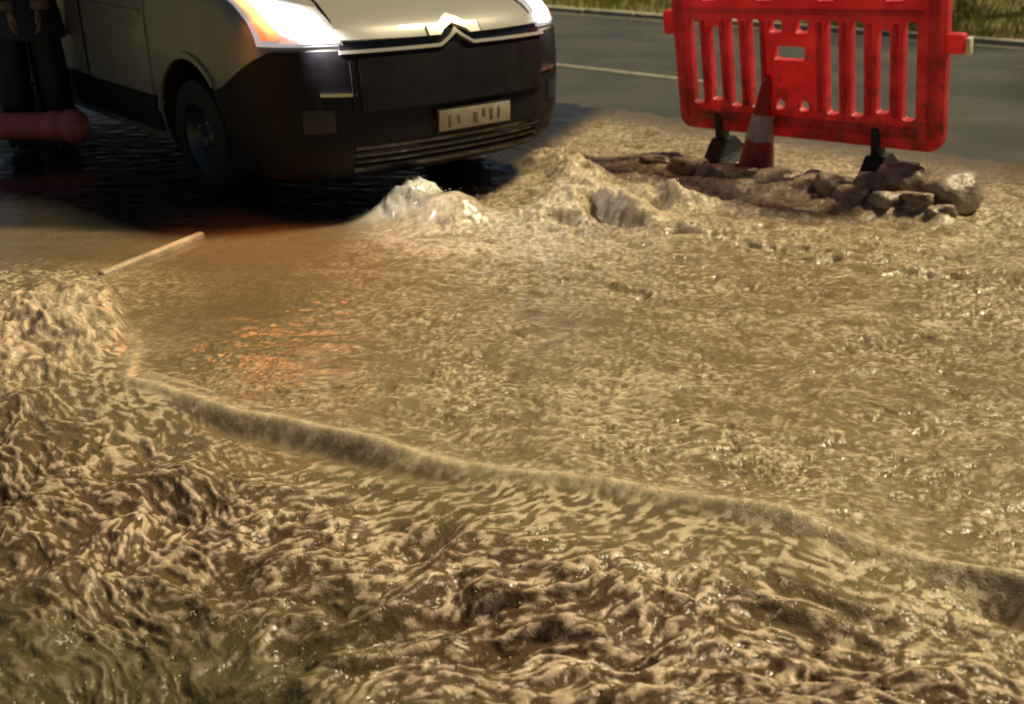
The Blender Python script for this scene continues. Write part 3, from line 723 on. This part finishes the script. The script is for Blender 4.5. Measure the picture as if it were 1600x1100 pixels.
# ------------------------------------------------------------------ red barrier
def build_barrier():
    W, H, T = 1.84, 1.06, 0.055
    yaw, lean, roll = -0.80, 0.17, 0.055
    root = empty('barrier', (1.84, 6.50, 0.245))
    ex = Vector((math.cos(yaw), math.sin(yaw), 0)); n = Vector((math.sin(yaw), -math.cos(yaw), 0)); ez = Vector((0, 0, 1))
    e2 = ex * math.cos(roll) + ez * math.sin(roll); z2 = -ex * math.sin(roll) + ez * math.cos(roll)
    z3 = z2 * math.cos(lean) + n * math.sin(lean); y3 = z3.cross(e2)
    root.matrix_world = Matrix.Translation(root.location) @ Matrix((e2, y3, z3)).transposed().to_4x4()
    props(root, 'red slotted plastic road barrier leaning over a heap of muddy stones', 'barrier')
    # panel outline with openings, grid based: mark cells as solid or hole
    xs = sorted(set(np.round(np.linspace(-W / 2, W / 2, 47), 4)))
    bm = bmesh.new()
    def rr(x0, x1, z0, z1, r, k=5):
        pts = []
        for cx, cz, a0 in ((x1 - r, z0 + r, -90), (x1 - r, z1 - r, 0), (x0 + r, z1 - r, 90), (x0 + r, z0 + r, 180)):
            for i in range(k + 1):
                a = R(a0 + 90 * i / k); pts.append((cx + r * math.cos(a), cz + r * math.sin(a)))
        return pts
    cd = bpy.data.curves.new('panel_outline', 'CURVE'); cd.dimensions = '2D'; cd.fill_mode = 'BOTH'; cd.extrude = T / 2; cd.bevel_depth = 0.011; cd.bevel_resolution = 2; cd.offset = -0.011
    def spl(pts):
        s = cd.splines.new('POLY'); s.points.add(len(pts) - 1); s.use_cyclic_u = True
        for p, q in zip(s.points, pts): p.co = (q[0], q[1], 0, 1)
    spl(rr(-W / 2, W / 2, 0, H, .085))
    sx = [-.755, -.605, -.455, -.300, .235, .395, .555, .715]
    for i, x in enumerate(sx):
        top = .735 if i not in (1, 6) else .685
        bot = .175 if i not in (1, 6) else .205
        spl(rr(x - .042, x + .042, bot, top, .022, 4))
    for x in (-.145, .035): spl(rr(x - .045, x + .045, .655, .735, .02, 4))
    spl(rr(-.165, .055, .49, .575, .015, 3))
    for x in (-.135, .035): spl(rr(x - .04, x + .04, .175, .245, .035, 5))
    for x in (-.62, -.22, .20, .62): spl(rr(x - .055, x + .055, .845, .91, .012, 3))
    co_ = bpy.data.objects.new('tmp_panel', cd); COL.objects.link(co_)
    bpy.context.view_layer.update()
    dg = bpy.context.evaluated_depsgraph_get()
    pm = bpy.data.meshes.new_from_object(co_.evaluated_get(dg)); pm.name = 'panel'
    bpy.data.objects.remove(co_, do_unlink=True)
    pm.transform(Matrix.Rotation(R(90), 4, 'X'))
    pm.materials.clear()
    panel = link('panel', pm, M['red'], root); autosmooth(panel, 30)
    # raised ribs between the slots and the thick rails
    for (x, wd) in [(-.68, .030), (-.53, .030), (-.378, .030), (-.235, .032), (.155, .032), (.315, .030), (.475, .030), (.635, .030)]:
        box('rib', (x, -T / 2 - .012, .455), (wd, .03, .54), M['red'], panel, .012)
    for (x) in (-.86, .855):
        box('end_post', (x, -.002, .50), (.075, .095, .86), M['red'], panel, .03)
    box('bottom_rail', (0, -.002, .105), (1.60, .090, .085), M['red'], panel, .03)
    box('top_rail', (0, -.002, .785), (1.60, .086, .042), M['red'], panel, .018)
    for k, z in enumerate((.62,)):
        lug = box('hinge_lug', (.965, 0, z), (.11, .07, .115), M['red'], root, .025)
        box('hinge_cap', (1.035, 0, z - .015), (.022, .052, .10), M['cream'], lug, .008)
    box('hinge_lug', (-.96, 0, .70), (.10, .07, .16), M['red'], root, .025)
    # feet: black neck and spread foot
    for x in (-.60, .52):
        ft = empty('foot', (x, 0, 0)); ft.parent = root
        nk = bmesh.new(); bm_box(nk, (0, -.01, .02), (.055, .10, .20), .012); autosmooth(from_bm('neck', nk, M['foot'], ft))
        fv = []; ff = []
        prof = [(-.34, -.245), (-.34, -.215), (-.16, -.165), (-.055, -.06), (.055, -.06), (.16, -.165), (.34, -.215), (.34, -.245)]
        for hx in (-.075, .075):
            for (yy, zz) in prof: fv.append((hx * (1.25 if zz < -.2 else .8), yy, zz))
        k = len(prof)
        ff.append(tuple(range(k))); ff.append(tuple(range(k, 2 * k))[::-1])
        for i in range(k): ff.append((i, (i + 1) % k, (i + 1) % k + k, i + k))
        fo = pydata('base', fv, ff, M['foot'], ft, smooth=False)
build_barrier()

# ------------------------------------------------------------------ traffic cone
def build_cone():
    root = empty('traffic_cone', (1.585, 6.58, 0.0)); root.rotation_euler = (R(1), R(1.5), .4); root.scale = (.88, .88, .90)
    props(root, 'red traffic cone with a dirty white sleeve in front of the barrier', 'cone')
    def rad(z): return 0.135 - 0.105 * (z - .02) / .66
    lathe('body', [(rad(z), z) for z in (.02, .1, .2, .3, .4, .5, .6, .66)] + [(.026, .68), (.018, .685), (.0, .685)], M['cone'], root, 40, cap=False)
    lathe('sleeve', [(rad(.235) + .001, .235), (rad(.235) + .005, .24), (rad(.415) + .005, .41), (rad(.415) + .001, .415)], M['sleeve'], root, 40, cap=False)
    box('base', (0, 0, .005), (.36, .36, .05), M['foot'], root, .015)
build_cone()

# ------------------------------------------------------------------ muddy stones
def stone(loc, size, seed, rz):
    bm = bmesh.new(); bmesh.ops.create_icosphere(bm, subdivisions=3, radius=1.0)
    off = Vector((seed * 7.3, seed * 3.1, seed * 1.7))
    for v in bm.verts:
        p = v.co.copy()
        k = 1 +   .5 * mnoise.noise(p * 1.2 + off) + .30 * mnoise.noise(p * 2.6 + off) + .06 * mnoise.noise(p * 6 + off)
        q = p * k
        for ax_ in range(3):
            if abs(q[ax_]) > .78: q[ax_] = math.copysign(.78 + (abs(q[ax_]) - .78) * .35, q[ax_])
        v.co = Vector((q.x * size[0] * 1.1, q.y * size[1] * 1.1, q.z * size[2] * .72))
    o = from_bm('rubble_stone', bm, M['stone']); o.location = (loc[0] + .03, loc[1] - .10, loc[2] + .03); o.rotation_euler = (rng.uniform(-.2, .2), rng.uniform(-.2, .2), rz)
    return o
ORD = ['leftmost', 'second', 'third', 'fourth', 'fifth', 'sixth', 'seventh', 'eighth', 'ninth', 'tenth', 'eleventh', 'twelfth', 'thirteenth']
rank = sorted([i for i, q in enumerate(STONES) if not q[2]], key=lambda i: STONES[i][0][0] / STONES[i][0][1])
for i, (l, sz, lab) in enumerate(STONES):
    o = stone(l, sz, i + 1, rng.uniform(-1, 1))
    if not lab:
        k = rank.index(i)
        lab = 'flat leftmost stone of the muddy row in front of the red barrier' if k == 0 else ORD[k] + ' of the small muddy stones from the left, below the red barrier'
    props(o, lab, 'stone', 'stones heaped along the foot of the barrier')

# ------------------------------------------------------------------ person at the left edge
def skin_mesh(name, verts, edges, radii, m, parent, rootv=0, sub=2):
    me = bpy.data.meshes.new(name); me.from_pydata(verts, edges, []); me.update()
    o = bpy.data.objects.new(name, me); COL.objects.link(o); o.parent = parent
    sk = o.modifiers.new('skin', 'SKIN'); sk.use_smooth_shade = True
    for i, rr_ in enumerate(radii):
        d = me.skin_vertices[0].data[i]; d.radius = rr_ if isinstance(rr_, tuple) else (rr_, rr_); d.use_root = (i == rootv)
    sb = o.modifiers.new('sub', 'SUBSURF'); sb.levels = sub; sb.render_levels = sub
    bpy.context.view_layer.update()
    dg = bpy.context.evaluated_depsgraph_get()
    nm = bpy.data.meshes.new_from_object(o.evaluated_get(dg)); o.modifiers.clear(); o.data = nm
    nm.materials.clear(); nm.materials.append(m)
    nm.polygons.foreach_set('use_smooth', [True] * len(nm.polygons))
    return o
def build_person():
    root = empty('person', (-3.36, 7.34, -0.04)); root.rotation_euler = (0, 0, R(28))
    props(root, 'person in dark waterproof clothes standing beside the van at the left edge', 'person')
    # facing -y; x is to the viewer's right
    v = [(0, 0, .98), (0, .01, 1.18), (0, .01, 1.38), (0, 0, 1.50), (0, -.01, 1.57),
         (.11, 0, .90), (.125, -.02, .50), (.135, .01, .10), (.135, -.14, .05),
         (-.11, 0, .90), (-.125, -.02, .50), (-.135, .01, .10), (-.135, -.14, .05),
         (.20, .01, 1.42), (.30, -.02, 1.17), (.11, -.27, 1.03), (-.20, .01, 1.42), (-.30, -.02, 1.17), (-.11, -.27, 1.03)]
    e = [(0, 1), (1, 2), (2, 3), (3, 4), (0, 5), (5, 6), (6, 7), (7, 8), (0, 9), (9, 10), (10, 11), (11, 12), (2, 13), (13, 14), (14, 15), (2, 16), (16, 17), (17, 18)]
    rad = [(.17, .13), (.16, .12), (.17, .12), .07, .06, (.13, .13), (.13, .125), (.13, .125), .06, (.13, .13), (.13, .125), (.13, .125), .06, .075, .062, .05, .075, .062, .05]
    skin_mesh('body', v, e, rad, M['trouser'], root)
    # coat over the torso
    vs = []; fs = []
    lev = [(.80, .265, .20), (.93, .25, .19), (1.05, .235, .175), (1.2, .225, .165), (1.36, .235, .165), (1.45, .19, .13), (1.52, .085, .085)]
    for (z, a, b) in lev:
        for i in range(24):
            t = i / 24 * 6.283; k = 1 + .03 * math.sin(t * 7 + z * 9)
            vs.append((a * math.cos(t) * k, b * math.sin(t) * k, z + .012 * math.sin(t * 5)))
    for j in range(len(lev) - 1):
        for i in range(24): fs.append((j * 24 + i, j * 24 + (i + 1) % 24, (j + 1) * 24 + (i + 1) % 24, (j + 1) * 24 + i))
    pydata('coat', vs, fs, M['coat'], root)
    # head
    bm = bmesh.new(); bmesh.ops.create_uvsphere(bm, u_segments=24, v_segments=18, radius=1)
    for q in bm.verts:
        x, y, z = q.co
        wj = 1 - .22 * max(0, -z); ny = y
        nose = .18 * math.exp(-((x / .16) ** 2 + ((z + .12) / .2) ** 2)) if y < 0 else 0
        eye = -.05 * math.exp(-(((abs(x) - .36) / .16) ** 2 + ((z - .05) / .12) ** 2)) if y < 0 else 0
        mouth = .03 * math.exp(-((x / .25) ** 2 + ((z + .5) / .07) ** 2)) if y < 0 else 0
        q.co = Vector((x * .078 * wj, y * (.1 + .1 * (nose + eye + mouth)), z * .122 + 1.66))
    hd = from_bm('head', bm, M['skin'], root)
    bm = bmesh.new(); bmesh.ops.create_uvsphere(bm, u_segments=20, v_segments=14, radius=1)
    bmesh.ops.delete(bm, geom=[q for q in bm.verts if q.co.z < -.25 or (q.co.y < -.35 and q.co.z < .45)], context='VERTS')
    for q in bm.verts: q.co = Vector((q.co.x * .086, q.co.y * .108 + .004, q.co.z * .13 + 1.665))
    from_bm('hair', bm, M['hair'], hd)
    for sd in (-1, 1):
        box('ear', (sd * .079, .0, 1.655), (.016, .035, .06), M['skin'], hd, .007)
        # hand: palm and five fingers, loosely curled
        px, py, pz = sd * .085, -.285, 1.005
        hv = [(px, py, pz), (px, py - .012, pz - .05), (px, py - .02, pz - .085)]; he = [(0, 1), (1, 2)]; hr = [(.022, .026), (.020, .038), (.017, .038)]
        for i in range(4):
            o_ = (-.030 + i * .020); L = (.034, .042, .040, .030)[i]
            b = len(hv)
            hv += [(px + o_ * .15, py - .022 + o_, pz - .088), (px + o_ * .15 - sd * .008, py - .026 + o_, pz - .088 - L), (px + o_ * .15 - sd * .028, py - .022 + o_, pz - .088 - L * 1.6)]
            he += [(2, b), (b, b + 1), (b + 1, b + 2)]; hr += [.0095, .0085, .007]
        b = len(hv)
        hv += [(px - sd * .01, py - .05, pz - .035), (px - sd * .018, py - .072, pz - .068), (px - sd * .022, py - .078, pz - .095)]
        he += [(1, b), (b, b + 1), (b + 1, b + 2)]; hr += [.012, .010, .008]
        skin_mesh('hand', hv, he, hr, M['skin'], root, 0, 1)
        # pale cuff and reflective ankle tape
        lathe('cuff', [(.055, 0), (.060, .01), (.060, .05), (.055, .06)], M['cuff'], root, 24, loc=(sd * .11, -.27, 1.0), cap=False)
        lathe('ankle_tape', [(.136, 0), (.139, .004), (.139, .022), (.136, .026)], M['reflective'], root, 28, loc=(sd * .131, -.003, .27), cap=False)
        # rubber boots
        bm = bmesh.new()
        bm_box(bm, (sd * .14, -.07, .055), (.115, .30, .11), .045, seg=4)
        autosmooth(from_bm('boot', bm, M['boot'], root), 60)
build_person()

# ------------------------------------------------------------------ red tube across the boots
def build_tube():
    prof = []
    L = 1.15
    prof = [(.0, -L), (.06, -L), (.088, -L + .03), (.092, -L + .08), (.092, -.22), (.094, -.17), (.112, -.12)]
    prof += [(.118 * math.cos(t), .118 * math.sin(t) * 1.0) for t in [R(-35) + R(125) * k / 10 for k in range(11)]]
    o = lathe('red_tube', prof, M['redsolid'], None, 40, 'x', cap=False)
    o.location = (-3.03, 7.10, .195); o.rotation_euler = (0, R(1.5), R(8))
    props(o, 'red plastic tube with a bulbous end lying across the boots at the left edge', 'tube')
build_tube()

# ------------------------------------------------------------------ spray thrown up by the burst and the rapids
def build_spray():
    r = np.random.RandomState(9)
    t = (1 + 5 ** .5) / 2
    iv = np.array([(-1, t, 0), (1, t, 0), (-1, -t, 0), (1, -t, 0), (0, -1, t), (0, 1, t), (0, -1, -t), (0, 1, -t), (t, 0, -1), (t, 0, 1), (-t, 0, -1), (-t, 0, 1)]); iv /= np.linalg.norm(iv[0])
    fi = np.array([(0, 11, 5), (0, 5, 1), (0, 1, 7), (0, 7, 10), (0, 10, 11), (1, 5, 9), (5, 11, 4), (11, 10, 2), (10, 7, 6), (7, 1, 8), (3, 9, 4), (3, 4, 2), (3, 2, 6), (3, 6, 8), (3, 8, 9), (4, 9, 5), (2, 4, 11), (6, 2, 10), (8, 6, 7), (9, 8, 1)])
    P = []
    def cloud(n, cx, cy, sx_, sy_, h, r0, r1):
        X = r.normal(cx, sx_, n); Y = r.normal(cy, sy_, n)
        z0 = water_field(X, Y)[0]
        for i in range(n): P.append((X[i], Y[i], z0[i] + abs(r.normal(0, h)), r0 + (r1 - r0) * r.rand() ** 2.5))
    cloud(90, -0.50, 5.55, .12, .05, .010, .002, .005)
    cloud(260, 0.55, 5.70, .26, .24, .018, .002, .007)
    cloud(140, 0.38, 6.40, .10, .28, .02, .002, .007)
    cloud(500, -0.35, 2.15, .55, .25, .010, .0012, .0036)
    cloud(260, 0.75, 2.05, .35, .20, .010, .0012, .0036)
    vs = np.concatenate([np.array(p[:3]) + iv * p[3] * np.array([1, 1, r.uniform(.9, 1.5)]) for p in P]); fs = np.concatenate([fi + 12 * k for k in range(len(P))])
    o = pydata('water_spray', vs.tolist(), fs.tolist(), M['spray']); props(o, 'droplets of muddy water thrown up by the burst and the rapids', 'spray', kind='stuff')
M['spray'] = mat('muddy_droplets', (0.52, 0.43, 0.33), 0.15, spec=0.5)
build_spray()
